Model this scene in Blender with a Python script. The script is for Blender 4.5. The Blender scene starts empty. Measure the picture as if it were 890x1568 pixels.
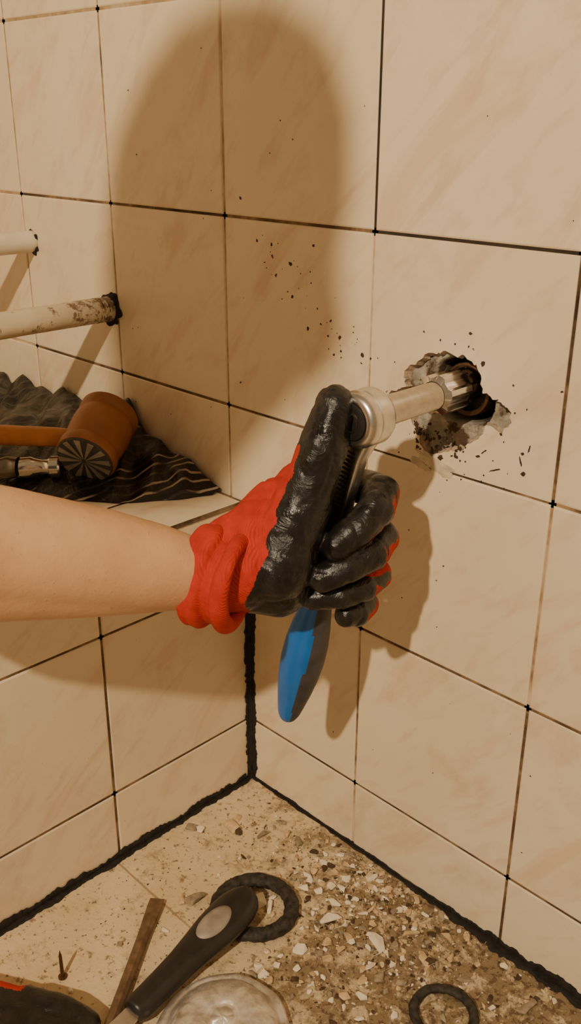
import bpy, bmesh, math, random
import numpy as np
from mathutils import Vector, Matrix, noise
random.seed(7); np.random.seed(7)
COL=bpy.context.scene.collection

# ------------------------------------------------------------------ helpers
def link(o,parent=None):
    COL.objects.link(o)
    if parent: o.parent=parent
    return o
def empty(name,loc=(0,0,0)):
    o=bpy.data.objects.new(name,None); o.empty_display_size=.02; o.location=loc
    COL.objects.link(o); bpy.context.view_layer.update(); return o
def mesh_obj(name,verts,faces,mats=(),parent=None,smooth=False,fm=None):
    me=bpy.data.meshes.new(name); me.from_pydata([tuple(v) for v in verts],[],[tuple(f) for f in faces]); me.update()
    for m in mats: me.materials.append(m)
    if fm is not None:
        for p,i in zip(me.polygons,fm): p.material_index=i
    if smooth:
        for p in me.polygons: p.use_smooth=True
    o=bpy.data.objects.new(name,me); link(o)
    if parent:
        o.parent=parent; o.matrix_parent_inverse=parent.matrix_world.inverted()
    return o
def interp(xs,ys,x): return float(np.interp(x,xs,ys))

class NT:
    def __init__(s,name):
        s.m=bpy.data.materials.new(name); s.m.use_nodes=True; s.t=s.m.node_tree; s.t.nodes.clear()
        s.out=s.n('ShaderNodeOutputMaterial'); s.b=s.n('ShaderNodeBsdfPrincipled'); s.l(s.b.outputs[0],s.out.inputs[0])
    def n(s,t,**k):
        x=s.t.nodes.new(t)
        for a,v in k.items(): setattr(x,a,v)
        return x
    def l(s,a,b): s.t.links.new(a,b)
    def set(s,**k):
        for a,v in k.items():
            s.b.inputs[a.replace('_',' ')].default_value=v
    def coord(s,scale=(1,1,1),rot=(0,0,0),loc=(0,0,0)):
        c=s.n('ShaderNodeTexCoord'); m=s.n('ShaderNodeMapping'); m.inputs['Scale'].default_value=scale; m.inputs['Rotation'].default_value=rot; m.inputs['Location'].default_value=loc
        s.l(c.outputs['Object'],m.inputs[0]); return m.outputs[0]
    def noise(s,co,scale,detail=4,rough=.55,dist=0):
        x=s.n('ShaderNodeTexNoise'); x.inputs['Scale'].default_value=scale; x.inputs['Detail'].default_value=detail
        x.inputs['Roughness'].default_value=rough; x.inputs['Distortion'].default_value=dist
        if co: s.l(co,x.inputs['Vector'])
        return x.outputs['Fac']
    def ramp(s,f,stops):
        r=s.n('ShaderNodeValToRGB'); e=r.color_ramp.elements
        e[0].position=stops[0][0]; e[0].color=(*stops[0][1],1); e[1].position=stops[-1][0]; e[1].color=(*stops[-1][1],1)
        for p,c in stops[1:-1]:
            q=e.new(p); q.color=(*c,1)
        s.l(f,r.inputs[0]); return r.outputs[0]
    def mask(s,f,a,b): 
        r=s.n('ShaderNodeMapRange'); r.inputs[1].default_value=a; r.inputs[2].default_value=b; s.l(f,r.inputs[0]); return r.outputs[0]
    def mix(s,f,a,b,blend='MIX'):
        x=s.n('ShaderNodeMix',data_type='RGBA',blend_type=blend)
        if isinstance(f,(int,float)): x.inputs[0].default_value=f
        else: s.l(f,x.inputs[0])
        for i,v in ((6,a),(7,b)):
            if isinstance(v,tuple): x.inputs[i].default_value=(*v,1)
            else: s.l(v,x.inputs[i])
        return x.outputs[2]
    def math(s,op,a,b=0):
        x=s.n('ShaderNodeMath',operation=op)
        for i,v in ((0,a),(1,b)):
            if isinstance(v,(int,float)): x.inputs[i].default_value=v
            else: s.l(v,x.inputs[i])
        return x.outputs[0]
    def bump(s,f,strength=.3,dist=.001):
        x=s.n('ShaderNodeBump'); x.inputs['Strength'].default_value=strength; x.inputs['Distance'].default_value=dist
        s.l(f,x.inputs['Height']); s.l(x.outputs[0],s.b.inputs['Normal'])
    def col(s,c):
        if isinstance(c,tuple): s.b.inputs['Base Color'].default_value=(*c,1)
        else: s.l(c,s.b.inputs['Base Color'])
def simple(name,c,rough=.5,metal=0,nscale=60,var=.25,bump=0,bd=.001):
    t=NT(name); co=t.coord(); f=t.noise(co,nscale)
    t.col(t.ramp(f,[(.3,tuple(x*(1-var) for x in c)),(.7,tuple(min(1,x*(1+var)) for x in c))])); t.set(Roughness=rough,Metallic=metal)
    if bump: t.bump(t.noise(co,nscale*2),bump,bd)
    return t.m

# ------------------------------------------------------------------ materials
def tile_mat(name,rot,stretch):
    t=NT(name)
    gi=t.n('ShaderNodeNewGeometry')
    co=t.coord()
    add=t.n('ShaderNodeVectorMath',operation='MULTIPLY_ADD')
    comb=t.n('ShaderNodeCombineXYZ')
    for k in range(3): t.l(gi.outputs['Random Per Island'],comb.inputs[k])
    t.l(comb.outputs[0],add.inputs[0]); add.inputs[1].default_value=(3.7,1.1,5.3); t.l(co,add.inputs[2])
    mp=t.n('ShaderNodeMapping',vector_type='TEXTURE'); mp.inputs['Rotation'].default_value=rot; mp.inputs['Scale'].default_value=stretch; t.l(add.outputs[0],mp.inputs[0])
    v=t.noise(mp.outputs[0],17,5,.62,.9)
    vm=t.mask(v,.52,.66)
    v2=t.noise(mp.outputs[0],50,3,.5,.6); vm2=t.mask(v2,.57,.70)
    base=t.ramp(t.noise(co,5,2),[(.3,(.77,.65,.465)),(.7,(.83,.725,.55))])
    c=t.mix(t.math('MULTIPLY',vm,.62),base,(.70,.49,.335))
    c=t.mix(t.math('MULTIPLY',vm2,.32),c,(.60,.41,.27))
    rnd=t.mask(gi.outputs['Random Per Island'],0,1)
    c=t.mix(t.math('MULTIPLY',rnd,.10),c,(.60,.47,.33))
    sp=t.mask(t.noise(co,420,2,.5),.735,.78)
    c=t.mix(t.math('MULTIPLY',sp,.5),c,(.16,.09,.05))
    gm=t.mask(t.noise(co,10,7,.75),.53,.78)
    c=t.mix(t.math('MULTIPLY',gm,.38),c,(.40,.28,.16))
    t.col(c); t.set(Roughness=.30); t.b.inputs['Specular IOR Level'].default_value=.4
    t.bump(t.noise(co,9,2),.15,.004)
    return t.m
M_tile=tile_mat('wall_tile_glaze',(0,math.radians(-48),0),(3.2,1,1))
M_tile_b=tile_mat('ledge_tile_glaze',(math.radians(40),0,0),(1,3.2,1))
def grout_mat(name,dark):
    t=NT(name); co=t.coord(); f=t.noise(co,9,5,.7)
    if dark: t.col(t.ramp(f,[(.3,(.012,.010,.008)),(.75,(.06,.04,.025))]))
    else: t.col(t.ramp(f,[(.36,(.12,.07,.035)),(.47,(.40,.27,.15)),(.62,(.66,.52,.36))]))
    t.set(Roughness=.9); return t.m
M_grout=grout_mat('grout',False); M_groutd=grout_mat('blackened_grout',True)
t=NT('stained_grout'); co=t.coord(); t.col(t.ramp(t.noise(co,12,5,.7),[(.35,(.03,.018,.010)),(.5,(.12,.07,.035)),(.66,(.36,.24,.13))])); t.set(Roughness=.9); M_groutm=t.m
M_caulk=simple('black_mould_caulk',(.014,.011,.009),.85,0,120,.6,.8,.002)
t=NT('floor_dirty_pan'); co=t.coord()
base=t.ramp(t.noise(co,9,4),[(.3,(.60,.46,.27)),(.7,(.76,.62,.41))])
sep=t.n('ShaderNodeSeparateXYZ'); t.l(co,sep.inputs[0])
g=t.mask(t.math('ADD',sep.outputs[0],t.math('MULTIPLY',sep.outputs[1],.45)),.03,.26)
gg=t.math('MULTIPLY',g,.22)
n1=t.noise(co,22,9,.78); d1=t.mask(t.math('ADD',n1,gg),.54,.68)
c=t.mix(t.math('MULTIPLY',d1,.85),base,(.16,.105,.052))
n2=t.noise(co,150,5,.65); d2=t.mask(t.math('ADD',n2,t.math('MULTIPLY',g,.08)),.59,.66)
c=t.mix(t.math('MULTIPLY',d2,.8),c,(.085,.05,.026))
n3=t.noise(co,60,5,.6); d3=t.mask(n3,.60,.67); c=t.mix(t.math('MULTIPLY',d3,.75),c,(.17,.10,.05))
n4=t.noise(co,42,7,.72,.4); d4=t.mask(n4,.53,.60); c=t.mix(t.math('MULTIPLY',t.math('MULTIPLY',d4,g),.85),c,(.64,.52,.36))
ln=t.mask(t.math('ABSOLUTE',t.math('ADD',sep.outputs[1],.212)),.0018,.0008)
lm=t.mask(sep.outputs[0],.16,.11)
c=t.mix(t.math('MULTIPLY',t.math('MULTIPLY',ln,lm),.7),c,(.25,.16,.09))
t.col(c); t.set(Roughness=.6); t.bump(n2,.6,.002); M_floor=t.m
M_plain=simple('painted_plaster',(.60,.50,.38),.8,0,8,.08)
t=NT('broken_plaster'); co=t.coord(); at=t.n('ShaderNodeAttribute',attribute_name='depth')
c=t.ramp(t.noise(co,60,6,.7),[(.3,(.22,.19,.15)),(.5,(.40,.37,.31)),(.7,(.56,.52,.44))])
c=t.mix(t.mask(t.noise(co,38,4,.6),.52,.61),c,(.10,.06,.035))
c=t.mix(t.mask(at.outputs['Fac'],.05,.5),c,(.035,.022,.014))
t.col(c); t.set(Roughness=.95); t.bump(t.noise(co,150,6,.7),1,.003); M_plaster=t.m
M_edge=simple('tile_broken_edge',(.46,.36,.26),.9,0,200,.4,.5)
M_fleck=simple('soot_fleck',(.05,.03,.018),.8)
t=NT('old_pipe_enamel'); co=t.coord()
c=t.ramp(t.noise(co,20,5),[(.3,(.60,.50,.34)),(.7,(.76,.66,.49))])
sx=t.n('ShaderNodeSeparateXYZ'); t.l(co,sx.inputs[0])
near=t.mask(sx.outputs[1],-.12,-.005)
sp=t.mask(t.math('ADD',t.noise(co,60,7,.75),t.math('MULTIPLY',near,.12)),.59,.65)
c=t.mix(t.math('MULTIPLY',sp,.85),c,(.14,.065,.03)); t.col(c); t.set(Roughness=.4); t.bump(t.noise(co,90,4),.4,.001); M_pipe=t.m
t=NT('old_pipe_enamel_clean'); co=t.coord()
t.col(t.ramp(t.noise(co,20,5),[(.3,(.66,.59,.44)),(.7,(.82,.76,.62))])); t.set(Roughness=.35); M_pipe2=t.m
def metal(name,c,r,sc=80):
    t=NT(name); co=t.coord(scale=(1,1,1)); t.col(t.ramp(t.noise(co,sc,5,.7),[(.3,tuple(x*.75 for x in c)),(.7,c)])); t.set(Roughness=r,Metallic=1.0); return t.m
M_steel=metal('satin_steel',(.82,.80,.76),.30); M_dsteel=metal('dark_steel',(.30,.28,.26),.35); M_chrome=metal('polished_steel',(.85,.83,.80),.16)
M_rust=metal('rusty_steel',(.20,.12,.075),.6,120)
M_chisel=simple('oxidised_iron',(.17,.105,.06),.6,.3,90,.4,.4)
M_blackpl=simple('black_plastic',(.018,.016,.016),.38,0,60,.3,.2,.0005)
M_blue=simple('blue_plastic',(.008,.15,.56),.35,0,30,.1)
M_greypl=simple('dark_grey_rubber',(.055,.055,.062),.55)
M_oval=simple('grey_inlay',(.30,.26,.22),.5)
M_rubber=simple('dusty_black_rubber',(.028,.024,.020),.7,0,160,.9,.6,.001)
# glove
t=NT('glove_latex_coating'); co=t.coord(); n=t.noise(co,40,5,.6,.6)
t.col(t.ramp(n,[(.35,(.007,.0065,.007)),(.75,(.022,.020,.020))]))
r=t.n('ShaderNodeMapRange'); r.inputs[1].default_value=.35; r.inputs[2].default_value=.65; r.inputs[3].default_value=.18; r.inputs[4].default_value=.40
t.l(t.noise(co,45,3),r.inputs[0]); t.l(r.outputs[0],t.b.inputs['Roughness'])
t.bump(t.noise(co,60,5,.6,2.2),.45,.003); M_gblack=t.m
t=NT('glove_red_knit'); co=t.coord(rot=(.5,.4,.3))
w=t.n('ShaderNodeTexWave',wave_type='BANDS'); w.inputs['Scale'].default_value=260; w.inputs['Distortion'].default_value=1.5; t.l(co,w.inputs[0])
t.col(t.ramp(t.noise(co,70,4),[(.3,(.42,.018,.008)),(.7,(.60,.034,.014))])); t.set(Roughness=.85)
t.bump(w.outputs['Fac'],.5,.0008); M_gred=t.m
t=NT('skin'); co=t.coord(); n=t.noise(co,14,5,.6)
c=t.ramp(n,[(.3,(.56,.315,.165)),(.7,(.70,.43,.245))])
fk=t.mask(t.noise(co,260,3,.5),.66,.72); c=t.mix(t.math('MULTIPLY',fk,.35),c,(.34,.16,.08))
t.col(c); t.set(Roughness=.40); t.b.inputs['Subsurface Weight'].default_value=.08
t.b.inputs['Subsurface Radius'].default_value=(.010,.005,.003); t.b.inputs['Subsurface Scale'].default_value=.4
t.bump(t.noise(co,130,6,.65),.4,.0014); M_skin=t.m
M_shirt=simple('grey_work_shirt',(.10,.11,.13),.9,0,200,.15,.3)
M_trouser=simple('dark_trousers',(.03,.035,.05),.9,0,200,.15,.3)
M_hair=simple('dark_hair',(.03,.018,.010),.6,0,300,.5,.6)
M_eye=simple('eye_white',(.8,.78,.74),.2); M_iris=simple('iris',(.05,.03,.02),.2); M_lip=simple('lips',(.45,.16,.12),.45)

# ------------------------------------------------------------------ tiled surfaces
def tiled(name,O,U,V,N,us,vs,gap=.0021,bev=.0020,mats=None,skip=(),dark={},jit=.0004):
    """slabs between grid lines us/vs in plane O + u U + v V, N = outward normal"""
    O,U,V,N=map(Vector,(O,U,V,N)); vt=[];fc=[];fm=[]
    P=lambda u,v,n: O+U*u+V*v+N*n
    def strip(u0,u1,v0,v1,n,mi):
        k=len(vt); vt.extend([P(u0,v0,n),P(u1,v0,n),P(u1,v1,n),P(u0,v1,n)]); fc.append((k,k+1,k+2,k+3)); fm.append(mi)
    for i in range(len(us)-1):
        for j in range(len(vs)-1):
            if (i,j) in skip: continue
            h=[random.uniform(-jit,jit) for _ in range(4)]
            u0,u1,v0,v1=us[i]+gap/2,us[i+1]-gap/2,vs[j]+gap/2,vs[j+1]-gap/2
            k=len(vt)
            for e,n in ((0,-.006),(0,-bev*.9),(bev*.35,-bev*.3),(bev,0)):
                for q,(a,b) in enumerate(((u0+e,v0+e),(u1-e,v0+e),(u1-e,v1-e),(u0+e,v1-e))): vt.append(P(a,b,n+h[q]))
            for L in range(3):
                for q in range(4):
                    a=k+L*4+q; b=k+L*4+(q+1)%4; fc.append((a,b,b+4,a+4)); fm.append(0)
            fc.append((k+12,k+13,k+14,k+15)); fm.append(0)
    w=.0035
    for i,u in enumerate(us): 
        for j in range(len(vs)-1): strip(u-w,u+w,vs[j],vs[j+1],-.0011,dark.get(('u',i,j),1))
    for j,v in enumerate(vs):
        for i in range(len(us)-1): strip(us[i],us[i+1],v-w,v+w,-.0011,dark.get(('v',j,i),1))
    return mesh_obj(name,vt,fc,mats,fm=fm)
w=.2012; xc=.168; z1=.0883
us=[xc+w*k for k in range(-6,8)]            # index 6 -> first full joint right of the corner
vs=[0]+[z1+.2*k for k in range(0,8)]
dark={('u',6,4):2,('u',6,5):2,('v',4,6):2,('v',4,7):2,('v',4,4):4,('v',4,3):4,('v',4,5):4,('u',7,0):4,('u',7,1):4,('v',1,6):4,('v',1,7):4,('v',1,5):4,('v',2,6):4,('v',2,7):4,('v',3,4):4,('v',3,5):4,('v',3,6):4,('v',3,3):4,('u',7,3):4}
wall=tiled('wall_right',(0,0,0),(1,0,0),(0,0,1),(0,-1,0),us,vs,mats=[M_tile,M_grout,M_groutd,M_plain,M_groutm],skip={(6,3)},dark=dark)
# broken tile
bm=bmesh.new()
x0,x1,zz0,zz1=us[6]+.0012,us[7]-.0012,vs[3]+.0012,vs[4]-.0012
outer=[(x0,zz0),(x1,zz0),(x1,zz1),(x0,zz1)]
hole=[(.192,.546),(.203,.553),(.212,.557),(.211,.564),(.209,.571),(.216,.578),(.226,.584),(.231,.590),(.243,.592),(.250,.596),(.262,.594),(.272,.596),(.280,.592),(.286,.587),(.291,.579),(.293,.568),(.299,.567),(.306,.564),(.312,.563),(.323,.556),(.322,.546),(.316,.537),(.307,.540),(.298,.539),(.294,.529),(.286,.521),(.279,.513),(.268,.509),(.258,.506),(.247,.501),(.239,.499),(.233,.506),(.230,.513),(.226,.521),(.219,.529),(.213,.533),(.206,.539),(.199,.541)]
hp=[]
for i,(a,b) in enumerate(hole):
    c,d=hole[(i+1)%len(hole)]
    for s in (0,.33,.66):
        j=.0 if s==0 else .0018
        hp.append((a+(c-a)*s+random.uniform(-j,j),b+(d-b)*s+random.uniform(-j,j)))
def loop(pts,y):
    v=[bm.verts.new((p[0],y,p[1])) for p in pts]; e=[bm.edges.new((v[i],v[(i+1)%len(v)])) for i in range(len(v))]; return v,e
vo,eo=loop(outer,0); vi,ei=loop(hp,0)
bmesh.ops.triangle_fill(bm,use_beauty=True,use_dissolve=False,edges=eo+ei)
for f in bm.faces: f.material_index=0
def skirt(vv,y,mi,shr=0,cx=0,cz=0):
    vb=[bm.verts.new((v.co.x+(cx-v.co.x)*shr+random.uniform(-1,1)*.001*(shr!=0),y,v.co.z+(cz-v.co.z)*shr)) for v in vv]
    for i in range(len(vv)):
        f=bm.faces.new((vv[i],vv[(i+1)%len(vv)],vb[(i+1)%len(vv)],vb[i])); f.material_index=mi
skirt(vo,.006,0); skirt(vi,.008,1,.06,.255,.55)
me=bpy.data.meshes.new('broken_tile'); bm.to_mesh(me); bm.free(); me.materials.append(M_tile); me.materials.append(M_edge)
o=bpy.data.objects.new('broken_tile',me); link(o,wall)
# plaster crater behind it
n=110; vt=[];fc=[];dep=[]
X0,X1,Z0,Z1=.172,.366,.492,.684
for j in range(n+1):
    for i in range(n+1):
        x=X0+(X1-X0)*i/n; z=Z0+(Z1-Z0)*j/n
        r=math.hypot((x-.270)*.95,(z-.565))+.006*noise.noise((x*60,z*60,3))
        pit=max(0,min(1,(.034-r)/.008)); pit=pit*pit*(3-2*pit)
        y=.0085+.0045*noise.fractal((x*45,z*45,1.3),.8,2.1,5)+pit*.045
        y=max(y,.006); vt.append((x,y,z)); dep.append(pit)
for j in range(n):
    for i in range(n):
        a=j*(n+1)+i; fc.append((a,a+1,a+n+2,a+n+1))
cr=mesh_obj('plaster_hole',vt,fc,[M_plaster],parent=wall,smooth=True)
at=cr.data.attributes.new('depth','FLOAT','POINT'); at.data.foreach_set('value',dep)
def patch(cx,cz,rx,rz,seed,th=.0009,rot=0,n=26):
    vt=[(cx,-th,cz)];fc=[]
    for k in range(n):
        a=2*math.pi*k/n; r=1+.75*noise.noise((math.cos(a)*1.9,math.sin(a)*1.9,seed))+.25*noise.noise((math.cos(a)*5,math.sin(a)*5,seed))
        dx,dz=math.cos(a)*rx*r,math.sin(a)*rz*r
        vt.append((cx+dx*math.cos(rot)-dz*math.sin(rot),-th*.6,cz+dx*math.sin(rot)+dz*math.cos(rot)))
    m=len(vt)
    for k in range(n): vt.append((vt[k+1][0],.0004,vt[k+1][2]))
    for k in range(n):
        b=1+(k+1)%n; fc.append((0,1+k,b)); fc.append((1+k,m+k,m+(k+1)%n,b))
    return vt,fc
VT=[];FC=[]
def addpatch(*a,**k):
    v,f=patch(*a,**k); q=len(VT); VT.extend(v); FC.extend([tuple(i+q for i in g) for g in f])
addpatch(.250,.492,.020,.0060,1,rot=-.30,n=44); addpatch(.233,.488,.012,.0035,5,rot=-.3,n=36); addpatch(.262,.486,.008,.0030,8,n=30)
mesh_obj('plaster_smear',VT,FC,[simple('grey_plaster_smear',(.58,.50,.36),.9,0,90,.25)],parent=wall)
VT=[];FC=[]
spots=[(.016,.668),(.037,.666),(.094,.670),(.027,.648),(.038,.655),(.043,.637),(.063,.650),(.066,.619),(.100,.612),(.088,.591),(.115,.588),(.130,.589),(.132,.576),(.123,.571),(.159,.577),(.169,.575),(-.012,.518),(.277,.615),(.262,.604),(.291,.592),(.366,.583),(.337,.524),(.315,.536),(.340,.507),(-.008,.707),(.105,.598),(.118,.603),(.158,.569)]
for k,(x,z) in enumerate(spots):
    s=random.uniform(.0010,.0021); addpatch(x,z,s,s*random.uniform(.5,1.3),k*3.1,th=.0006,n=8,rot=random.random()*3)
for k in range(75):
    x=random.uniform(-.3,.6); z=random.uniform(.1,.85); s=random.uniform(.0004,.0008); addpatch(x,z,s,s,k*1.3,th=.0006,n=6)
for k in range(30):
    u=random.random(); x=.02+u*.14+random.gauss(0,.014); z=.665-u*.09+random.gauss(0,.012); s=random.uniform(.0004,.0009); addpatch(x,z,s,s,k*1.9,th=.0006,n=6)
for k in range(34):
    a=random.uniform(0,6.28); r=random.gauss(.054,.012); x=.262+math.cos(a)*r*1.15; z=.548+math.sin(a)*r
    s=random.uniform(.0004,.0010); addpatch(x,z,s,s,k*1.7,th=.0006,n=7)
for x,z,l,a in ((.312,.503,.006,.4),(.336,.517,.004,-1.2),(.300,.517,.003,.8),(.343,.530,.003,1.4)):
    addpatch(x,z,l,.0007,x*99,th=.0006,n=14,rot=a)
for k in range(60):
    x=random.gauss(.250,.018); z=random.gauss(.514,.009)-(x-.25)*.1; s=random.uniform(.0006,.0026)
    addpatch(x,z,s,s*random.uniform(.4,1),k*2.3,th=.001,n=12,rot=random.random()*3)
mesh_obj('soot_flecks',VT,FC,[M_fleck],parent=wall)
def box(name,a,b,mat,parent=None):
    (x0,y0,z0),(x1,y1,z1_)=a,b
    v=[(x0,y0,z0),(x1,y0,z0),(x1,y1,z0),(x0,y1,z0),(x0,y0,z1_),(x1,y0,z1_),(x1,y1,z1_),(x0,y1,z1_)]
    f=[(0,3,2,1),(4,5,6,7),(0,1,5,4),(1,2,6,5),(2,3,7,6),(3,0,4,7)]
    return mesh_obj(name,v,f,[mat],parent=parent)
box('wall_body',(us[0],.055,-.02),(us[-1],.12,vs[-1]),M_plain,wall)
# floor
nx,ny=110,120; vt=[];fc=[]
for j in range(ny+1):
    for i in range(nx+1):
        x=1.6*(i/nx)**1.5; y=-1.9*(j/ny)**1.5
        vt.append((x,y,.0012*noise.fractal((x*30,y*30,0),.9,2,4) if (i and j) else 0))
for j in range(ny):
    for i in range(nx):
        a=j*(nx+1)+i; fc.append((a,a+nx+1,a+nx+2,a+1))
mesh_obj('floor',vt,fc,[M_floor],smooth=True)
# boxed-in ledge (left)
H=.381
ys=[-.2035*k for k in range(0,10)]
ysr=sorted(ys)
dk={}
for j in range(0,10):
    for i in range(12): dk[('u',j,i)]=4; dk[('v',j,i)]=4
for i in range(3): dk[('u',9,i)]=2
ledge=tiled('wall_left',(-.006,0,0),(0,1,0),(0,0,1),(1,0,0),ysr,[0,z1,z1+.2,H-.0015],mats=[M_tile_b,M_grout,M_groutd,M_grout,M_groutm],dark=dk)
top=tiled('ledge_top',(0,0,H),(1,0,0),(0,1,0),(0,0,1),[-.9,-.7,-.5,-.3,-.1005,-.0075],sorted([-.0015-.19*k for k in range(0,10)]),mats=[M_tile_b,M_groutm,M_groutd],gap=.0022,bev=.003)
top.parent=ledge
box('ledge_body',(-.9,-1.7,0),(-.014,-.001,H-.007),M_plain,ledge)
wl=tiled('wall_alcove',(-.9,0,H),(0,1,0),(0,0,1),(1,0,0),ysr,[0,.2,.4,.6,.8,1.0],mats=[M_tile_b,M_grout,M_groutd])
box('wall_alcove_body',(-.98,-1.83,0),(-.907,0,1.4),M_plain,wl)
# caulk ribbons
def ribbon(pts,wl,wr,nrm,seed,th=.0012,step=.002):
    out_v=[];out_f=[]
    P=[Vector(p) for p in pts]; N=Vector(nrm); samples=[];acc=0
    for a,b in zip(P[:-1],P[1:]):
        L=(b-a).length; k=max(1,int(L/step))
        for i in range(k): samples.append((a.lerp(b,i/k),(b-a).normalized(),acc+L*i/k))
        acc+=L
    samples.append((P[-1],(P[-1]-P[-2]).normalized(),acc))
    for i,(p,d,s) in enumerate(samples):
        side=d.cross(N); s0=seed*3.37
        f=lambda o: 1+.9*noise.noise((s*22,s0,o))+.7*noise.noise((s*75+.3,s0,o+3))+.45*noise.noise((s*230,s0,o+6))
        a=wl(s)*max(.15,f(0)); b=wr(s)*max(.15,f(11)); t=th*(1+.5*noise.noise((s*60,s0,2)))
        out_v+= [p-side*a+N*.0002,p-side*a*.6+N*t,p+side*b*.6+N*t,p+side*b+N*.0002]
        if i:
            k=i*4
            for q in range(3): out_f.append((k-4+q,k-3+q,k+1+q,k+q))
    return out_v,out_f
VT=[];FC=[]
def addr(*a,**k):
    v,f=ribbon(*a,**k); q=len(VT); VT.extend(v); FC.extend([tuple(i+q for i in g) for g in f])
addr([(-.002,0,.0),(-.002,-1.2,0)],lambda s:.004,lambda s:.0085,(0,0,1),1)         # floor / ledge
addr([(-.005,-.01,.001),(-.005,-1.2,.001)],lambda s:.004,lambda s:.0070,(1,0,0),21)
addr([(0,0,.0),(0,0,.36)],lambda s:.005,lambda s:.0045,(0,-1,0),2)
addr([(-.005,-.001,.0),(-.005,-.001,.36)],lambda s:.0050+.0025*math.sin(s*14),lambda s:.004,(1,0,0),3)
addr([(-.0035,-.0025,0),(-.0035,-.0025,.372)],lambda s:.0055,lambda s:.0055,(.7071,-.7071,0),31,th=.0008)  # filled bead in the corner
addr([(0,-.002,0),(1.2,-.002,0)],lambda s:.003,lambda s:.0022+.006*min(1,max(0,(s-.22)*7)),(0,0,1),4)
addr([(0,0,.001),(1.2,0,.001)],lambda s:.0022+.005*min(1,max(0,(s-.26)*7)),lambda s:.002,(0,-1,0),5)
mesh_obj('corner_caulk_seal',VT,FC,[M_caulk])
# ------------------------------------------------------------------ lathe / sweep
def lathe(name,prof,O,A,mats,seg=40,parent=None,ref=None,fmf=None,smooth=True,cap=True):
    O=Vector(O);A=Vector(A).normalized(); R=Vector(ref) if ref else (Vector((0,0,1)) if abs(A.z)<.9 else Vector((1,0,0)))
    X=(R-A*R.dot(A)).normalized(); Y=A.cross(X); vt=[];fc=[]
    for t,r in prof:
        for k in range(seg):
            a=2*math.pi*k/seg; vt.append(O+A*t+X*(math.cos(a)*r)+Y*(math.sin(a)*r))
    for i in range(len(prof)-1):
        for k in range(seg):
            a=i*seg+k;b=i*seg+(k+1)%seg; fc.append((a,b,b+seg,a+seg))
    if cap:
        fc.append(tuple(range(seg))[::-1]); fc.append(tuple((len(prof)-1)*seg+k for k in range(seg)))
    fm=None
    if fmf:
        fm=[]
        for f in fc:
            c=sum((vt[i] for i in f),Vector())/len(f); t=(c-O).dot(A); rad=(c-O-A*t); fm.append(fmf(t,rad))
    ob=mesh_obj(name,vt,fc,mats,parent=parent,smooth=False,fm=fm)
    if smooth:
        for p in ob.data.polygons: p.use_smooth=len(p.vertices)==4
        if hasattr(ob.data,'set_sharp_from_angle'): ob.data.set_sharp_from_angle(angle=math.radians(38))
    return ob
def tube(name,pts,r,mats,parent=None,seg=24,fn=None,cap=True):
    P=[Vector(p) for p in pts]; vt=[];fc=[]; up=Vector((0,0,1))
    T=(P[1]-P[0]).normalized(); X=(up-T*up.dot(T)).normalized() if abs(T.z)<.95 else Vector((1,0,0))
    for i,p in enumerate(P):
        T=((P[min(i+1,len(P)-1)]-P[max(i-1,0)])).normalized(); X=(X-T*X.dot(T)).normalized(); Y=T.cross(X)
        rr=r(i/(len(P)-1)) if callable(r) else r
        for k in range(seg):
            a=2*math.pi*k/seg; q=rr*(1+(fn(p,a) if fn else 0)); vt.append(p+X*math.cos(a)*q+Y*math.sin(a)*q)
    for i in range(len(P)-1):
        for k in range(seg):
            a=i*seg+k;b=i*seg+(k+1)%seg; fc.append((a,b,b+seg,a+seg))
    if cap: fc.append(tuple(range(seg))[::-1]); fc.append(tuple((len(P)-1)*seg+k for k in range(seg)))
    ob=mesh_obj(name,vt,fc,mats,parent=parent,smooth=True)
    for p in ob.data.polygons:
        if len(p.vertices)>4: p.use_smooth=False
    return ob
# ------------------------------------------------------------------ pipes
def pipe(x,z,r,mat,seed,yend):
    pts=[(x,.004-i*.01,z) for i in range(int(-yend/.01))]
    y0=pts[-1][1]
    for k in range(1,13):
        a=k/12*math.pi/2; pts.append((x-.06+.06*math.cos(a),y0-.06*math.sin(a),z))
    for k in range(1,40):
        xx=x-.06-k*(x-.06+.9)/39; pts.append((xx,y0-.06,z))
    e=empty('wall_pipe')
    tube('pipe_run',pts,r,[mat],parent=e,fn=lambda p,a:.03*noise.noise((p[1]*60,a*2,seed)))
    return e
p1=pipe(-.248,.565,.0150,M_pipe,1,-1.2)
p2=pipe(-.418,.630,.0140,M_pipe2,2,-1.05)
def collar(x,z,r,parent,k_=1.0):
    vt=[];fc=[];n=60
    for k in range(n):
        a=2*math.pi*k/n; q=1+.30*noise.noise((math.cos(a)*2.5,math.sin(a)*2.5,x*40))
        for rr,y in ((r*.9,-.0035),(r*1.14*q*k_,-.003),(r*1.26*q*k_,-.0004)): vt.append((x+math.cos(a)*rr,y,z+math.sin(a)*rr))
    for k in range(n):
        a=k*3;b=((k+1)%n)*3; fc+= [(a,a+1,b+1,b),(a+1,a+2,b+2,b+1)]
    mesh_obj('root_seal',vt,fc,[M_caulk],parent=parent,smooth=True)
collar(-.248,.565,.0160,p1); collar(-.418,.630,.0125,p2)
tube('rusty_thread',[(-.248,.003-.002*k,.565) for k in range(14)],lambda u:.0152+.0005*math.sin(u*40),[M_rust],parent=p1,cap=False,fn=lambda p,a:.07*noise.noise((p[1]*200,a*2,7))-.03)

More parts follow.
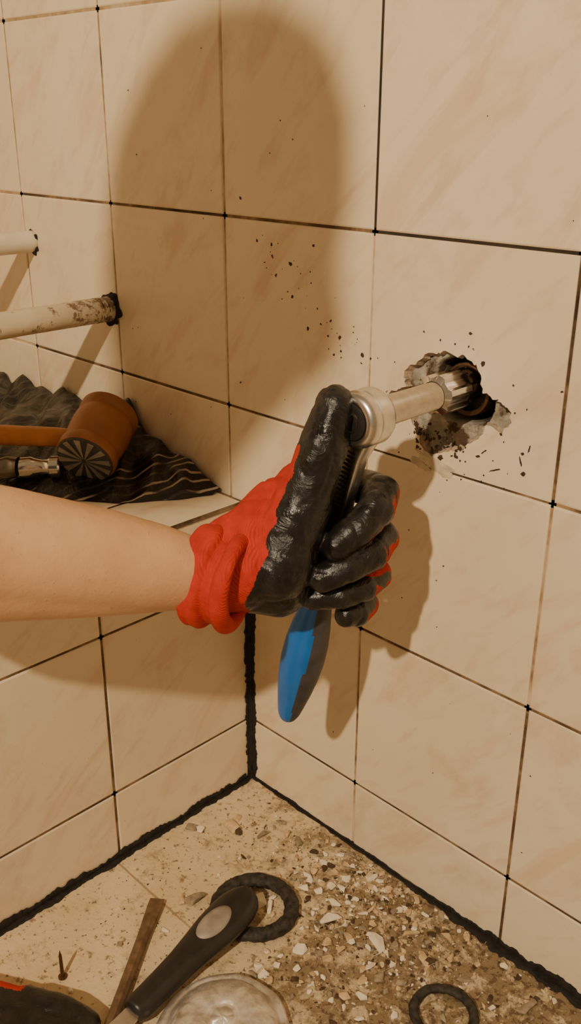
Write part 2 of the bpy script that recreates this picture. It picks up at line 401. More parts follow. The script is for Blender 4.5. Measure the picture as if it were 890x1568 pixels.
# ------------------------------------------------------------------ blob surfaces
_b=bmesh.new(); bmesh.ops.create_icosphere(_b,subdivisions=3,radius=1); _b.verts.ensure_lookup_table()
ICO_V=np.array([v.co[:] for v in _b.verts]); ICO_F=np.array([[v.index for v in f.verts] for f in _b.faces]); _b.free()
def blob(name,chains,voxel,smooth_it,mats,parent=None,matf=None,xf=None,disp=None):
    vs_=[];fs_=[];q=0
    for ch in chains:
        for a,b in zip(ch[:-1],ch[1:]):
            a=np.array(a,float);b=np.array(b,float);L=np.linalg.norm(b[:3]-a[:3]); k=max(2,int(L/(min(a[3],b[3])*.22))+1)
            for s in np.linspace(0,1,k+1):
                p=a+(b-a)*s; vs_.append(ICO_V*p[3]+p[:3]); fs_.append(ICO_F+q); q+=len(ICO_V)
    V=np.concatenate(vs_);F=np.concatenate(fs_)
    me=bpy.data.meshes.new('tmp'); me.from_pydata(V.tolist(),[],F.tolist()); ob=bpy.data.objects.new('tmp',me); COL.objects.link(ob)
    m=ob.modifiers.new('r','REMESH'); m.mode='VOXEL'; m.voxel_size=voxel; m.use_smooth_shade=True
    s=ob.modifiers.new('s','SMOOTH'); s.factor=.5; s.iterations=smooth_it
    dg=bpy.context.evaluated_depsgraph_get(); nm=bpy.data.meshes.new_from_object(ob.evaluated_get(dg)); bpy.data.objects.remove(ob)
    nm.name=name; nm.materials.clear()
    for mm in mats: nm.materials.append(mm)
    if disp:
        ns=[v.normal.copy() for v in nm.vertices]
        for v,nn in zip(nm.vertices,ns): v.co=v.co+nn*disp(v.co)
    if matf:
        for p in nm.polygons: p.material_index=matf(p.center,p.normal)
    for p in nm.polygons: p.use_smooth=True
    o=bpy.data.objects.new(name,nm); link(o)
    if xf is not None: nm.transform(xf)
    if parent: o.parent=parent; o.matrix_parent_inverse=parent.matrix_world.inverted()
    return o
# grip frame of the hand (metres, right / up / outwards from the fist)
GX=Vector((.7048,.7094,.003)).normalized(); GZ=Vector((.6527,-.65,.3895)); GZ=(GZ-GX*GZ.dot(GX)).normalized(); GY=GZ.cross(GX)
GO=Vector((.2399,-.1171,.4770))
GM=Matrix(((GX.x,GY.x,GZ.x,GO.x),(GX.y,GY.y,GZ.y,GO.y),(GX.z,GY.z,GZ.z,GO.z),(0,0,0,1)))
def g2w(p): return GM@Vector(p)

person=empty('person')
# glove
chains=[
 [(-.104,-.050,.034,.0335),(-.080,-.046,.028,.034),(-.060,-.040,.018,.032)],
 [(-.100,-.040,.030,.030),(-.066,-.018,.022,.030),(-.050,.004,.010,.026)],
 [(-.075,-.035,.015,.026),(-.035,.026,-.008,.0165)],
 [(-.075,-.040,.010,.026),(-.033,.002,-.018,.0165)],
 [(-.072,-.048,.010,.026),(-.034,-.023,-.024,.0165)],
 [(-.072,-.058,.012,.024),(-.038,-.0485,-.022,.016)],
 [(-.035,.026,-.008,.015),(-.038,-.0485,-.022,.015)],
 # heel / hypothenar and thenar
 [(-.080,-.058,.020,.024),(-.050,-.062,.010,.025),(-.038,-.056,-.004,.021)],
 [(-.070,-.048,.030,.026),(-.0515,-.044,.032,.0290),(-.043,-.018,.036,.0275),(-.030,.010,.044,.0235),(-.0215,.034,.052,.0200),(-.016,.050,.0575,.0200),(-.0115,.066,.061,.0180),(-.0065,.082,.063,.0160)],
 # index
 [(-.035,.026,-.008,.0155),(.004,.024,-.024,.0145),(.027,.021,-.014,.0150),(.0335,.016,.008,.0158),(.028,.002,.028,.0158),(.012,-.014,.036,.0145),(-.004,-.027,.038,.0132)],
 # middle
 [(-.033,.002,-.018,.0155),(.004,-.006,-.034,.0145),(.031,-.013,-.022,.0145),(.036,-.022,.000,.0146),(.026,-.034,.019,.0144),(.004,-.045,.029,.0134),(-.016,-.053,.030,.0122)],
 # ring
 [(-.034,-.023,-.024,.0155),(.002,-.036,-.048,.0140),(.028,-.044,-.036,.0140),(.0325,-.053,-.014,.0135),(.020,-.062,.002,.0130),(.000,-.068,.011,.0122),(-.022,-.071,.010,.0112)],
 # little
 [(-.038,-.0485,-.022,.0145),(-.006,-.066,-.052,.0125),(.019,-.073,-.050,.0126),(.024,-.080,-.030,.0118),(.015,-.086,-.014,.0124),(.006,-.087,-.006,.0110)],
]
def gl_mat(c,n):
    nz=.006*noise.noise((c.x*60,c.y*60,c.z*60))
    lim=-.034-(.049-c.y)*.33
    if c.x<lim+nz and c.y<.052: return 1
    if c.x<.014 or c.y>.030: return 0
    if n.x*.96-n.z*.22-n.y*.10+nz*25>.72: return 1
    if c.x>.012 and c.z<.022 and abs(c.y+.047+nz*.6)<.0055: return 1
    return 0
def gl_disp(c):
    a=noise.fractal((c.x*38,c.y*38,c.z*38),.8,2,3)*.0008
    r=1-abs(noise.noise((c.x*42+c.y*10,c.y*30,c.z*42)))*4.5
    return a-.0008*max(0,r)
blob('work_glove',chains,.0012,4,[M_gblack,M_gred],parent=person,matf=gl_mat,xf=GM,disp=gl_disp)
ax=Vector((1.0,-.22,.28)).normalized()
c0=Vector((-.113,-.050,.035)); e1=Vector((.26,.96,0)); e1=(e1-ax*e1.dot(ax)).normalized(); e2=ax.cross(e1)
def ringchain(c,ra,rb,r,sd,n=40):
    L=[]
    for k in range(n+1):
        a=2*math.pi*k/n; q=1+.025*math.sin(a*3+sd); p=c+e1*math.cos(a)*ra*q+e2*math.sin(a)*rb*q
        L.append((p.x,p.y,p.z,r*(1+.10*math.sin(a*2+sd))))
    return L
blob('glove_cuff',[ringchain(c0,.0345,.029,.0070,0),ringchain(c0+ax*.008,.0345,.0285,.0078,.3),ringchain(c0+ax*.030,.0345,.0325,.0072,2.6),ringchain(c0+ax*.019,.0300,.027,.006,2.6)],.0013,5,[M_gred],parent=person,xf=GM,
     disp=lambda c:.0007*noise.fractal((c.x*45,c.y*45,c.z*45),.8,2,2))
# body
def W4(p,r): v=g2w(p); return (v.x,v.y,v.z,r)
el=(-.343,-.020,.150)
fore=[W4(el,.043),W4((-.290,-.022,.122),.0475),W4((-.253,-.0262,.10),.0460),W4((-.188,-.0355,.07),.0395),W4((-.150,-.0420,.054),.0345),W4((-.125,-.0475,.042),.0300),W4((-.105,-.0490,.034),.0285),W4((-.085,-.048,.030),.026)]
fore2=[W4((-.335,-.035,.140),.037),W4((-.253,-.047,.098),.034),W4((-.200,-.052,.072),.029),W4((-.150,-.056,.048),.0235),W4((-.115,-.058,.032),.0195)]
fore3=[W4((-.180,-.044,.098),.010),W4((-.140,-.047,.075),.008),W4((-.105,-.048,.057),.007)]
E=g2w(el); E=(E.x,E.y,E.z)
S=(.06,-.71,.77)
hd=Vector((.352,-.79,1.130))
fd=Vector((-.05,.80,-.55)).normalized(); upv=(Vector((.1,.2,1))-fd*fd.dot(Vector((.1,.2,1)))).normalized(); sd=fd.cross(upv)
def hp3(f,s,u,r): p=hd+fd*f+sd*s+upv*u; return (p.x,p.y,p.z,r)
NB=(.15,-.90,.89); RS=(.20,-1.08,.90)
body=[fore,fore2,fore3,[(*E,.043),(.085,-.58,.64,.048),(*S,.058)],
 [(*S,.06),(.11,-.84,.85,.066),(.16,-.97,.88,.068),(*RS,.058)],
 [(*NB,.058),(.22,-.86,.98,.050),hp3(-.02,0,-.09,.052)],
 [(.09,-.84,.76,.085),(.10,-1.05,.52,.090),(.10,-1.22,.38,.095)],
 [(.15,-1.02,.78,.085),(.17,-1.15,.54,.090),(.20,-1.25,.38,.095)],
 [(.12,-.94,.78,.10),(.13,-1.10,.52,.105),(.15,-1.24,.36,.11)],
 [(.11,-1.23,.34,.095),(.11,-1.05,.21,.078),(.11,-.90,.085,.060),(.11,-1.10,.065,.052),(.11,-1.32,.05,.035),(.11,-1.37,.045,.036),(.11,-1.35,.035,.03)],
 [(.25,-1.25,.34,.095),(.31,-1.12,.21,.078),(.34,-.98,.085,.060),(.34,-1.17,.065,.052),(.33,-1.36,.05,.035),(.33,-1.40,.045,.036)],
 [(*RS,.056),(.30,-1.20,.76,.048),(.36,-1.24,.64,.042),(.36,-1.14,.44,.036),(.36,-1.05,.28,.027),(.36,-1.025,.24,.026),(.36,-1.01,.205,.024)],
 [(.355,-1.01,.21,.020),(.330,-.98,.185,.015)],[(.370,-1.01,.21,.020),(.375,-.97,.185,.015)],
 [(.330,-.98,.185,.011),(.315,-.95,.165,.010),(.308,-.93,.140,.009)],
 [(.345,-.975,.187,.011),(.335,-.94,.168,.010),(.330,-.918,.140,.009)],
 [(.360,-.97,.187,.011),(.356,-.935,.166,.010),(.354,-.916,.138,.009)],
 [(.375,-.97,.185,.010),(.376,-.94,.166,.009),(.378,-.922,.142,.008)],
 [(.350,-1.01,.215,.013),(.318,-1.005,.19,.011),(.298,-.985,.17,.010)],
 # head
 [hp3(-.022,0,.018,.094),hp3(.022,0,.020,.084)],[hp3(.03,0,-.035,.064),hp3(.052,0,-.072,.038)],
 [hp3(.05,.028,-.03,.042),hp3(.05,-.028,-.03,.042)],
 [hp3(.100,0,.018,.011),hp3(.114,0,-.012,.013),hp3(.106,0,-.016,.015)],
 [hp3(.088,.03,.034,.018),hp3(.094,0,.036,.016),hp3(.088,-.03,.034,.018)],
 [hp3(-.005,.094,.012,.012),hp3(-.012,.101,-.008,.014),hp3(-.004,.092,-.028,.010)],
 [hp3(-.005,-.094,.012,.012),hp3(-.012,-.101,-.008,.014),hp3(-.004,-.092,-.028,.010)],
]
def b_mat(c,n):
    if c.z>.93 and c.x>.18 and (c-hd).length<.19: return 0
    if c.y>-.56 and c.z>.3: return 0
    if c.x>.30 and c.z<.60 and c.z>.10 and (c-Vector((.36,-1.0,.22))).length<.085: return 0
    if c.z<.42 and not (c.x>.31 and c.z>.27 and c.y>-1.17): return 2
    return 1
blob('body',body,.0033,7,[M_skin,M_shirt,M_trouser],parent=person,matf=b_mat)
blob('hair',[[hp3(-.034,0,.036,.101),hp3(-.004,0,.050,.090)],[hp3(-.05,0,-.01,.084),hp3(-.05,0,-.03,.072)]],.005,5,[M_hair],parent=person,disp=lambda c:.004*noise.noise((c.x*90,c.y*90,c.z*90)))
for s in (-1,1):
    lathe('eye_%d'%(s+1),[(0,.0001),(.002,.006),(.007,.0105),(.012,.010)],hd+fd*.104+sd*.030*s+upv*.008,-fd,[M_eye],seg=20,parent=person)
    lathe('iris_%d'%(s+1),[(0,.0001),(.0005,.004),(.002,.0052)],hd+fd*.1055+sd*.030*s+upv*.007,-fd,[M_iris],seg=16,parent=person)
blob('lips',[[hp3(.084,.022,-.045,.004),hp3(.096,0,-.043,.0065),hp3(.084,-.022,-.045,.004)]],.0015,3,[M_lip],parent=person)

# ------------------------------------------------------------------ ratchet wrench
rw=empty('ratchet_wrench')
HO=Vector((.267,-.120,.566)); HA=Vector((-.2565,0,-.9665)).normalized(); YY=Vector((0,1,0)); HS=HA.cross(YY)
lathe('ratchet_head',[(-.0150,.0145),(-.0165,.0155),(-.0165,.0185),(-.0145,.0212),(-.0100,.0228),(-.006,.0228),(-.0055,.0218),(-.0045,.0218),(-.004,.0228),(.0085,.0228),(.012,.0210),(.014,.016),(.015,.012)],HO,YY,[M_steel],parent=rw,seg=56,cap=False)
lathe('selector_dial',[(-.0148,.0165),(-.0150,.0150),(-.0178,.0146),(-.0185,.0125),(-.0185,.0085),(-.0165,.0075),(-.0165,.0001)],HO,YY,[M_blackpl],parent=rw,seg=40)
lathe('dial_ring',[(-.0160,.0088),(-.0192,.0086),(-.0194,.0070),(-.0160,.0066)],HO,YY,[M_dsteel],parent=rw,seg=40,cap=False)
vt=[];fc=[]
secs=[(.012,.017,.009),(.022,.0135,.008),(.034,.0100,.0070),(.055,.0088,.0065),(.085,.0085,.0065),(.130,.0088,.0070),(.155,.009,.007)]
sg=20
for t_,a,b in secs:
    for k in range(sg):
        th=2*math.pi*k/sg; ca,sa=math.cos(th),math.sin(th)
        vt.append(HO+HA*t_+HS*(a*math.copysign(abs(ca)**.5,ca))+YY*(b*math.copysign(abs(sa)**.5,sa)))
for i in range(len(secs)-1):
    for k in range(sg):
        a=i*sg+k;b=i*sg+(k+1)%sg; fc.append((a,b,b+sg,a+sg))
mesh_obj('neck',vt,fc,[M_steel],parent=rw,smooth=True)
vt=[];fc=[]
for k in range(14):
    c=HO+HA*(.030+k*.0040)-YY*.0069; q=len(vt)
    for y in (0,-.0006):
        for a,b in ((-1,-1),(1,-1),(1,1),(-1,1)): vt.append(c+HS*a*.0048+HA*b*.0008+YY*y)
    fc+= [(q+4,q+5,q+6,q+7)]+[(q+i,q+(i+1)%4,q+4+(i+1)%4,q+4+i) for i in range(4)]
mesh_obj('stamped_marks',vt,fc,[M_blackpl],parent=rw)
prof=[(.145,.008),(.147,.0105),(.153,.0118),(.175,.0125),(.195,.0145),(.215,.0178),(.235,.0200),(.255,.0205),(.275,.0192),(.295,.0165),(.312,.0135),(.325,.0110),(.333,.0078),(.336,.003)]
sp=np.linspace(.145,.336,80); sr=np.interp(sp,[p[0] for p in prof],[p[1] for p in prof])
def grip_m(t_,rad):
    d=rad.dot(GX); return 0 if d<.0005+.0015*math.sin(t_*60) else 1
lathe('grip',list(zip(sp,sr)),HO,HA,[M_blue,M_greypl],parent=rw,seg=48,fmf=grip_m)
lathe('drive_extension',[(.013,.0135),(.016,.0148),(.020,.0148),(.022,.0128),(.030,.0122),(.085,.0118),(.088,.0130),(.092,.0130)],HO,YY,[metal('worn_steel',(.66,.61,.54),.32,140)],parent=rw,seg=40)
vt=[];fc=[];n=48
for y,r0,r1 in ((.086,.0125,.0125),(.089,.0178,.0150),(.118,.0178,.0150),(.122,.0160,.0140),(.140,.0150,.0130)):
    for k in range(n):
        r=r0 if (k//4)%2==0 else r1; a=2*math.pi*k/n; vt.append(HO+Vector((math.cos(a)*r,y,math.sin(a)*r)))
for i in range(4):
    for k in range(n):
        a=i*n+k;b=i*n+(k+1)%n; fc.append((a,b,b+n,a+n))
mesh_obj('splined_bit',vt,fc,[M_chrome],parent=rw)
fit=empty('pipe_fitting')
lathe('threaded_sleeve',[(.014,.0195),(.012,.0215),(.013,.0235),(.018,.0240),(.05,.0240)],(.268,0,.563),(0,1,0),[M_rust],parent=fit,seg=40,cap=False)
lathe('sleeve_bore',[(.014,.0196),(.05,.0190),(.0505,.0001)],(.268,0,.563),(0,1,0),[M_dsteel],parent=fit,seg=40,cap=False)

# ------------------------------------------------------------------ bag and hammers on the ledge
t=NT('striped_black_bag'); co=t.coord(rot=(0,0,.35)); w_=t.n('ShaderNodeTexWave',wave_type='BANDS'); w_.inputs['Scale'].default_value=24; w_.inputs['Distortion'].default_value=1.2; w_.inputs['Detail'].default_value=2; w_.inputs['Detail Scale'].default_value=2
t.l(co,w_.inputs[0]); st=t.mask(w_.outputs['Fac'],.84,.92)
sx=t.n('ShaderNodeSeparateXYZ'); t.l(t.coord(),sx.inputs[0])
ms=t.math('MULTIPLY',t.mask(sx.outputs[0],-.22,-.17),t.mask(t.noise(co,16,2),.46,.54))
st2=t.mask(t.noise(co,34,4,.6,1.5),.60,.68)
c=t.mix(t.math('MULTIPLY',st,t.math('MAXIMUM',ms,.06)),(.009,.008,.009),(.46,.38,.29))
c=t.mix(t.math('MULTIPLY',st2,.12),c,(.20,.18,.16))
t.col(c); t.set(Roughness=.30); t.bump(t.noise(co,45,4,.6,1),.5,.005); M_bag=t.m
nx,ny=170,64; vt=[];fc=[]
for i in range(nx+1):
    x=-.045-.60*i/nx
    yf=interp([-.65,-.40,-.26,-.17,-.12,-.09,-.072,-.055,-.045],[-.22,-.20,-.175,-.150,-.125,-.095,-.066,-.035,-.018],x)
    env=interp([-.65,-.45,-.30,-.22,-.16,-.11,-.07,-.045],[.046,.040,.044,.046,.028,.018,.010,.003],x)
    for j in range(ny+1):
        v=j/ny; y=-.005+(yf+.005)*v
        sh=(1-v**2.2)*(.55+.45*math.cos(v*2))+.16*(1-v**8)
        f=noise.fractal((x*13+y*9,y*11,2.2),.9,2.0,3); rd=1-abs(noise.noise((x*19+y*16,y*9,5)))*2.4
        h=env*sh*(1+.4*f)+(.0055*rd+.004*f)*(1-v**6)*min(1,env/.014)
        vt.append((x+.006*noise.noise((x*30,y*30,9)),y+.006*noise.noise((x*30,y*30,1))*(0<j),H+max(.0009,h)))
for i in range(nx):
    for j in range(ny):
        a=i*(ny+1)+j; fc.append((a,a+1,a+ny+2,a+ny+1))
mesh_obj('plastic_bag',vt,fc,[M_bag],smooth=True)
mal=empty('rubber_mallet')
M_copper=simple('brown_rubber',(.33,.125,.045),.42,0,40,.15,.2); M_wood=simple('varnished_wood',(.56,.22,.065),.4,0,30,.25)
F=Vector((-.156,-.112,.4205)); A=Vector((-.026,.045,.024)).normalized()
lathe('mallet_head',[(0,.0300),(.001,.0340),(.004,.0355),(.012,.0355),(.016,.0330),(.030,.0350),(.046,.0360),(.060,.0350),(.064,.0335),(.069,.0358),(.078,.0358),(.082,.0310)],F,A,[M_copper],parent=mal,seg=48)
lathe('face_plate',[(-.0012,.0001),(-.0012,.0325),(-.0002,.0335),(.0015,.0335)],F,A,[M_greypl],parent=mal,seg=48,cap=False)
X=(Vector((0,0,1))-A*A.z).normalized(); Y=A.cross(X); vt=[];fc=[]
for k in range(12):
    a=2*math.pi*k/12; d=X*math.cos(a)+Y*math.sin(a); s=A.cross(d); q=len(vt)
    for y in (-.0013,-.0026):
        vt+= [F+A*y+d*.003-s*.0003,F+A*y+d*.003+s*.0003,F+A*y+d*.0315+s*.0038,F+A*y+d*.0315-s*.0038]
    fc+= [(q+4,q+5,q+6,q+7)]+[(q+i,q+(i+1)%4,q+4+(i+1)%4,q+4+i) for i in range(4)]
mesh_obj('face_ribs',vt,fc,[simple('worn_grey_metal_paint',(.36,.33,.29),.35,.4)],parent=mal)
hc=F+A*.036
lathe('handle',[(-.02,.0095),(.02,.0100),(.033,.0105),(.05,.0115),(.12,.0120),(.22,.0135),(.27,.0150),(.285,.012)],hc,Vector((-.74,-.66,.015)),[M_wood],parent=mal,seg=28)
ham=empty('claw_hammer')
hh=Vector((-.222,-.150,.404))
hx=Vector((.74,.66,.05)).normalized()
lathe('hammer_face_shank',[(-.012,.0120),(0,.0125),(.004,.0105),(.014,.0085),(.020,.0095),(.024,.0128),(.034,.0130),(.036,.011)],hh+Vector((.005,.004,.0)),hx,[M_chrome],parent=ham,seg=32)
vt=[];fc=[]
secs=[(-.010,.0120,.0120),(-.022,.0130,.0135),(-.036,.0110,.0120),(-.058,.013,.0075),(-.080,.0150,.0045),(-.098,.0160,.0015)]
sv=hx.cross(Vector((0,0,1))).normalized(); uv=Vector((0,0,1))
for s_,a,b in secs:
    for k in range(20):
        th=2*math.pi*k/20; vt.append(hh+hx*s_+sv*math.cos(th)*a+uv*(math.sin(th)*b-.9*max(0,-s_-.03)*.25))
for i in range(len(secs)-1):
    for k in range(20):
        a=i*20+k;b=i*20+(k+1)%20; fc.append((a,b,b+20,a+20))
fc.append(tuple(range(20))); fc.append(tuple(100+k for k in range(20))[::-1])
mesh_obj('hammer_claw',vt,fc,[M_dsteel],parent=ham,smooth=True)
lathe('hammer_handle',[(-.014,.008),(.016,.009),(.09,.0105),(.20,.012),(.24,.012),(.25,.009)],hh-hx*.022,(-.75,-.62,-.015),[M_blackpl],parent=ham,seg=24)

# ------------------------------------------------------------------ floor things
def torus(name,c,R,r,mats,n=90,m=18,parent=None,flat=.8):
    vt=[];fc=[]
    for i in range(n):
        a=2*math.pi*i/n; Rw=R*(1+.03*math.sin(2*a+.6)+.02*noise.noise((math.cos(a)*2,math.sin(a)*2,R*50)))
        for j in range(m):
            b=2*math.pi*j/m; q=r*(1+.22*noise.noise((math.cos(a)*7,math.sin(a)*7,j*.5+R*99))); rr=Rw+q*math.cos(b)
            vt.append((c[0]+rr*math.cos(a),c[1]+rr*math.sin(a),c[2]+q*flat*math.sin(b)))
    for i in range(n):
        for j in range(m):
            fc.append((i*m+j,((i+1)%n)*m+j,((i+1)%n)*m+(j+1)%m,i*m+(j+1)%m))
    return mesh_obj(name,vt,fc,mats,smooth=True,parent=parent)
torus('rubber_gasket_ring',(.162,-.149,.0070),.0385,.0080,[M_rubber])
torus('rubber_gasket_ring.001',(.380,-.109,.0050),.0275,.0046,[M_rubber])
tr=empty('putty_knife')
a=Vector((.160,-.152,.026)); b=Vector((.186,-.345,.016)); d=(b-a); d.normalize()
sd_=d.cross(Vector((0,0,1))).normalized(); un=sd_.cross(d)
prof=[(0,.006),(.003,.012),(.010,.0185),(.022,.0225),(.040,.0235),(.060,.0225),(.080,.0195),(.105,.0160),(.130,.0145),(.150,.0140),(.165,.0140),(.172,.011)]
vt=[];fc=[];S_=32
pp=np.linspace(0,.172,50)
for t_ in pp:
    r=interp([p[0] for p in prof],[p[1] for p in prof],t_)
    for k in range(S_):
        th=2*math.pi*k/S_; vt.append(a+d*t_+sd_*math.cos(th)*r+un*math.sin(th)*min(r,.0125)*.95)
for i in range(len(pp)-1):
    for k in range(S_):
        q=i*S_+k;p=i*S_+(k+1)%S_; fc.append((q,p,p+S_,q+S_))
fc.append(tuple(range(S_))[::-1]); fc.append(tuple((len(pp)-1)*S_+k for k in range(S_)))
mesh_obj('knife_handle',vt,fc,[M_blackpl],parent=tr,smooth=True)
if un.z<0: un=-un
oc=a+d*.058+un*.0118; vt=[oc+un*.0013];fc=[]
for rr,h_ in ((.75,.0012),(1,.0006),(1.04,-.004)):
    for k in range(40):
        th=2*math.pi*k/40; vt.append(oc+d*math.cos(th)*.023*rr+sd_*math.sin(th)*.0120*rr+un*h_)
for k in range(40):
    n_=(k+1)%40; fc.append((0,1+k,1+n_))
    for l in (0,1): fc.append((1+l*40+k,41+l*40+k,41+l*40+n_,1+l*40+n_))
mesh_obj('handle_inlay',vt,fc,[M_oval],parent=tr,smooth=True)
vt=[];fc=[]
e0=a+d*.170
for t_,w_2,h_ in ((0,.008,.0015),(.03,.010,.001),(.05,.028,.0008),(.13,.036,.0004)):
    for sx_,sz in ((-1,-1),(1,-1),(1,1),(-1,1)): vt.append(e0+d*t_+sd_*sx_*w_2+un*(sz*h_)+Vector((0,0,-.008*t_/.13)))
for i in range(3):
    for k in range(4):
        q=i*4+k;p=i*4+(k+1)%4; fc.append((q,p,p+4,q+4))
fc.append((12,13,14,15)); mesh_obj('knife_blade',vt,fc,[M_steel],parent=tr)
ch=empty('cold_chisel')
a=Vector((.080,-.216,.006)); b=Vector((.166,-.332,.008)); dd=(b-a).normalized(); s2=dd.cross(Vector((0,0,1))).normalized(); u2=s2.cross(dd)
vt=[];fc=[]
secs=[(0,.0078,.0006),(.012,.0078,.0020),(.030,.0068,.0038),(.05,.0058,.0050),(.12,.0054,.0052),(.16,.0054,.0052),(.165,.0045,.0044)]
for t_,x_,z_ in secs:
    for k in range(8):
        th=2*math.pi*(k+.5)/8; vt.append(a+dd*t_+s2*math.cos(th)*x_*1.08+u2*math.sin(th)*z_*1.08)
for i in range(len(secs)-1):
    for k in range(8):
        q=i*8+k;p=i*8+(k+1)%8; fc.append((q,p,p+8,q+8))
fc.append(tuple(range(8))[::-1]); fc.append(tuple(48+k for k in range(8)))
mesh_obj('chisel_bar',vt,fc,[M_chisel],parent=ch)
nl=empty('masonry_nail')
lathe('nail_shank',[(0,.0002),(.006,.0016),(.030,.0020),(.0301,.0045),(.032,.0045)],(.086,-.338,.031),(.1,-.05,-1),[M_rust],parent=nl,seg=14)
# second glove lying on the floor, fingers together
g2=empty('spare_work_glove')
fdir=Vector((.84,.54,0)); pd=Vector((.54,-.84,0)); base=Vector((.114,-.392,.022)); ch2=[]
for k,(ln_,r_) in enumerate(((.058,.0175),(.064,.0170),(.052,.0160),(.040,.0150))):
    s_=base+pd*(.020*k); ch2.append([(*(s_),r_+.003),(*(s_+fdir*ln_*.6+Vector((0,0,.000))),r_+.001),(*(s_+fdir*ln_+Vector((0,0,-.005))),r_*.85)])
ch2.append([(*(base-fdir*.05+pd*.01),.024),(*(base+pd*.015),.022),(*(base+pd*.05),.021)])
ch2.append([(*(base-fdir*.06+pd*.004),.023),(*(base+pd*.004),.0205)])
ch2.append([(*(base-fdir*.05+pd*.01),.024),(*(base-fdir*.05+pd*.06),.024),(*(base+pd*.05),.021)])
ch2.append([(*(base-fdir*.04+pd*.07),.02),(*(base+fdir*.0+pd*.10),.017),(*(base+fdir*.02+pd*.11),.014)])
ch2.append([(*(base-fdir*.05+pd*.01),.024),(*(base-fdir*.095+pd*.02),.025),(*(base-fdir*.095+pd*.05),.025),(*(base-fdir*.05+pd*.06),.024)])
def g2m(c,n):
    q=c-base; return 1 if (q.dot(fdir)<-.055 or (q.dot(pd)<-.002 and q.dot(fdir)<-.004 and (c.z>.026 or q.dot(pd)<-.014))) else 0
blob('glove_shell',ch2,.002,8,[M_gblack,M_gred],parent=g2,matf=g2m,disp=lambda c:.0006*noise.fractal((c.x*40,c.y*40,c.z*40),.8,2,3))
# battered metal drain cover
t=NT('scuffed_chrome'); co=t.coord(); t.col(t.ramp(t.noise(co,50,6,.7),[(.35,(.42,.37,.31)),(.6,(.80,.76,.70))])); t.set(Metallic=.6)
r=t.n('ShaderNodeMapRange'); r.inputs[1].default_value=.3; r.inputs[2].default_value=.7; r.inputs[3].default_value=.24; r.inputs[4].default_value=.55
t.l(t.noise(co,35,5,.6),r.inputs[0]); t.l(r.outputs[0],t.b.inputs['Roughness'])
t.bump(t.noise(co,40,3,.5,1.5),.35,.004); M_cup=t.m
prof=[(.0001,.0300),(.010,.0300),(.0105,.0285),(.0150,.0285),(.0160,.0300),(.026,.0290),(.036,.0262),(.045,.0215),(.051,.0160),(.0535,.0125),(.0550,.0120),(.0560,.0128),(.0605,.0120),(.0630,.0085),(.0635,.0040),(.0630,.0012)]
vt=[];fc=[];na=96
dcx,dcy=.252,-.272
for rr,hh_ in prof:
    for k in range(na):
        a_=2*math.pi*k/na; dent=1+.05*noise.noise((math.cos(a_)*1.8,math.sin(a_)*1.8,rr*30))
        rib=.0005*math.cos(a_*16)*(1 if .018<rr<.048 else 0)
        vt.append((dcx+math.cos(a_)*rr*dent,dcy+math.sin(a_)*rr*dent,hh_*(1+.10*noise.noise((math.cos(a_)*1.5,math.sin(a_)*1.5,rr*40+9)))+rib))
for i in range(len(prof)-1):
    for k in range(na):
        q=i*na+k;p=i*na+(k+1)%na; fc.append((q,p,p+na,q+na))
mesh_obj('drain_cover',vt,fc,[M_cup],smooth=True)
# rubble
def chunk(c,s,flat=.5):
    """angular shard: convex hull of random points"""
    b_=bmesh.new(); n_=random.randint(9,14) if s>.004 else 7
    sx,sy=random.uniform(.8,1.4),random.uniform(.55,.95); rz=random.random()*6.28
    for k in range(n_):
        a=random.random()*6.28; r=random.uniform(.65,1); zz=random.uniform(0,1)
        x=math.cos(a)*r*sx*(1-.25*zz); y=math.sin(a)*r*sy*(1-.25*zz); z=zz*1.2*flat
        b_.verts.new((c[0]+s*(x*math.cos(rz)-y*math.sin(rz)),c[1]+s*(x*math.sin(rz)+y*math.cos(rz)),c[2]+s*z))
    bmesh.ops.convex_hull(b_,input=b_.verts[:])
    for v in [v for v in b_.verts if not v.link_faces]: b_.verts.remove(v)
    if s>.005:
        bmesh.ops.bevel(b_,geom=b_.edges[:],offset=s*.05,segments=1,affect='EDGES')
    b_.verts.index_update()
    out=[tuple(v.co) for v in b_.verts]; f=[[v.index for v in g.verts] for g in b_.faces]; b_.free(); return out,f
MR=[simple('plaster_chip_white',(.80,.72,.57),.9,0,150,.12,.4),simple('tile_chip_beige',(.58,.42,.25),.85,0,150,.25,.4),simple('mortar_grey',(.30,.24,.17),.95,0,150,.35,.5),simple('soil_crumb',(.07,.042,.022),.95,0,150,.4,.4)]
VT=[];FC=[];FMm=[]
def addc(c,s,mi,flat=.5):
    v,f=chunk(c,s,flat); q=len(VT); VT.extend(v); FC.extend([tuple(i+q for i in g) for g in f]); FMm.extend([mi]*len(f))
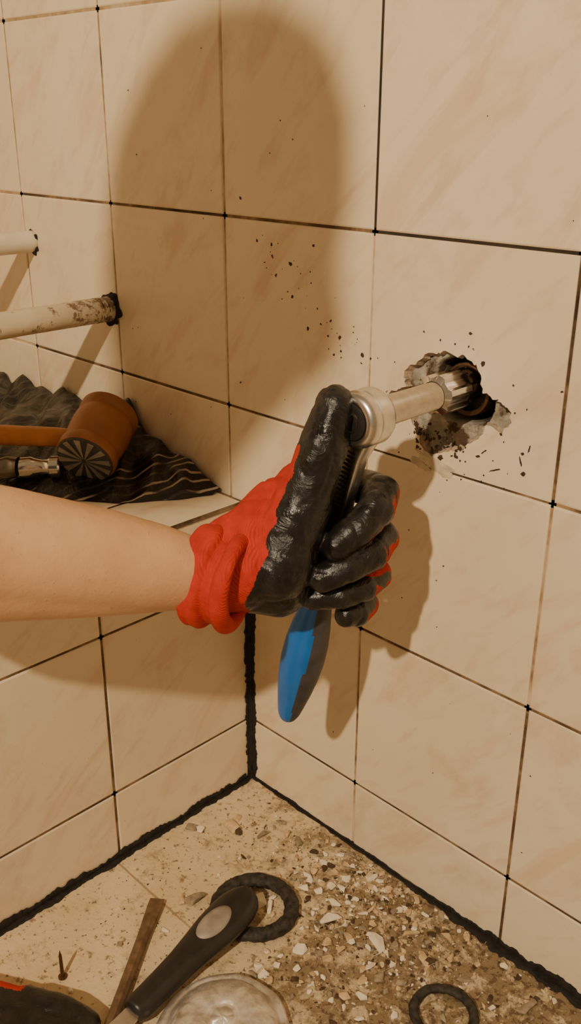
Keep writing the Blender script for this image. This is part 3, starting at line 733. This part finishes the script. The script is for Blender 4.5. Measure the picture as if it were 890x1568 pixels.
big=[(.229,-.104,.016,0),(.238,-.096,.009,0),(.285,-.091,.018,0),(.297,-.080,.010,2),(.219,-.024,.010,0),(.168,-.076,.010,0),(.176,-.090,.008,0),(.016,-.117,.011,2),(.026,-.112,.008,0),(.106,-.184,.015,2),(.098,-.196,.010,1),(.085,-.063,.011,2),(.123,-.044,.011,2),(.050,-.080,.013,1),(.042,-.066,.008,1),(.156,-.136,.013,0),(.171,-.134,.010,0),(.148,-.150,.008,1),(.163,-.124,.006,0),(.178,-.140,.006,1),(.200,-.045,.010,0),(.206,-.060,.009,0),(.197,-.066,.008,0),(.300,-.055,.011,1),(.250,-.060,.010,1),(.33,-.07,.011,1),(.43,-.045,.012,2),(.232,-.150,.010,0),(.216,-.195,.009,0),(.26,-.14,.010,1),(.37,-.06,.010,2),(.31,-.12,.010,2),(.214,-.080,.008,0),(.262,-.105,.008,0),(.185,-.03,.007,1),(.27,-.04,.008,0),(.33,-.11,.009,2),(.345,-.05,.009,1),(.245,-.125,.008,1),(.30,-.16,.009,1),(.40,-.09,.008,2)]
for x,y,s,m_ in big: addc((x,y,-.0005),s,m_)
def clear(x,y,pad):
    rr=math.hypot(x-.162,y+.149)
    if .0305-pad<rr<.0465+pad: return False
    if math.hypot(x-.38,y+.109)<.033+pad and math.hypot(x-.38,y+.109)>.022-pad: return False
    if math.hypot(x-.252,y+.272)<.064+pad or (abs(x-.172-(-.15-y)*.13)<.024+pad and y<-.145 and y>-.35): return False
    return .016+pad<x<.62 and -.6<y<-.006-pad
k=0
while k<55:
    x=random.gauss(.24,.07); y=-abs(random.gauss(.03,.09))-.01; s=random.uniform(.0045,.0085)
    if not clear(x,y,s): continue
    addc((x,y,-.0004),s,random.choices([0,1,2],[.5,.3,.2])[0],.55); k+=1
k=0
while k<1500:
    x=random.gauss(.25,.09); y=-abs(random.gauss(.03,.11))-.006
    s=.0010+.0036*random.random()**2.3+(.004 if random.random()<.06 else 0)
    if not clear(x,y,s): continue
    addc((x,y,-.0003),s,random.choices([0,1,2,3],[.26,.32,.17,.25])[0],.6); k+=1
for k in range(380):
    x=random.uniform(.016,.30); y=random.uniform(-.32,-.01); s=random.uniform(.0006,.0020)
    if not clear(x,y,s): continue
    addc((x,y,-.0002),s,random.choice([2,3,3,1]),.6)
mesh_obj('rubble',VT,FC,MR,fm=FMm)

# ------------------------------------------------------------------ light, world, camera
ld=bpy.data.lights.new('bathroom_lamp','POINT'); ld.energy=208; ld.color=(1,.79,.53); ld.shadow_soft_size=.032
lo=bpy.data.objects.new('bathroom_lamp',ld); lo.location=(.93,-1.93,1.87); COL.objects.link(lo)
wd=bpy.data.worlds.new('room_ambient'); bpy.context.scene.world=wd; wd.use_nodes=True
wd.node_tree.nodes['Background'].inputs[0].default_value=(1,.64,.33,1); wd.node_tree.nodes['Background'].inputs[1].default_value=.29
cd=bpy.data.cameras.new('camera'); cd.sensor_fit='VERTICAL'; cd.sensor_height=24; cd.lens=24*1428.3/1568; cd.clip_start=.01
cam=bpy.data.objects.new('camera',cd); COL.objects.link(cam)
C=Vector((.7201,-.6532,.7807))
cam.matrix_world=Matrix(((GX.x,GY.x,GZ.x,C.x),(GX.y,GY.y,GZ.y,C.y),(GX.z,GY.z,GZ.z,C.z),(0,0,0,1)))
bpy.context.scene.camera=cam
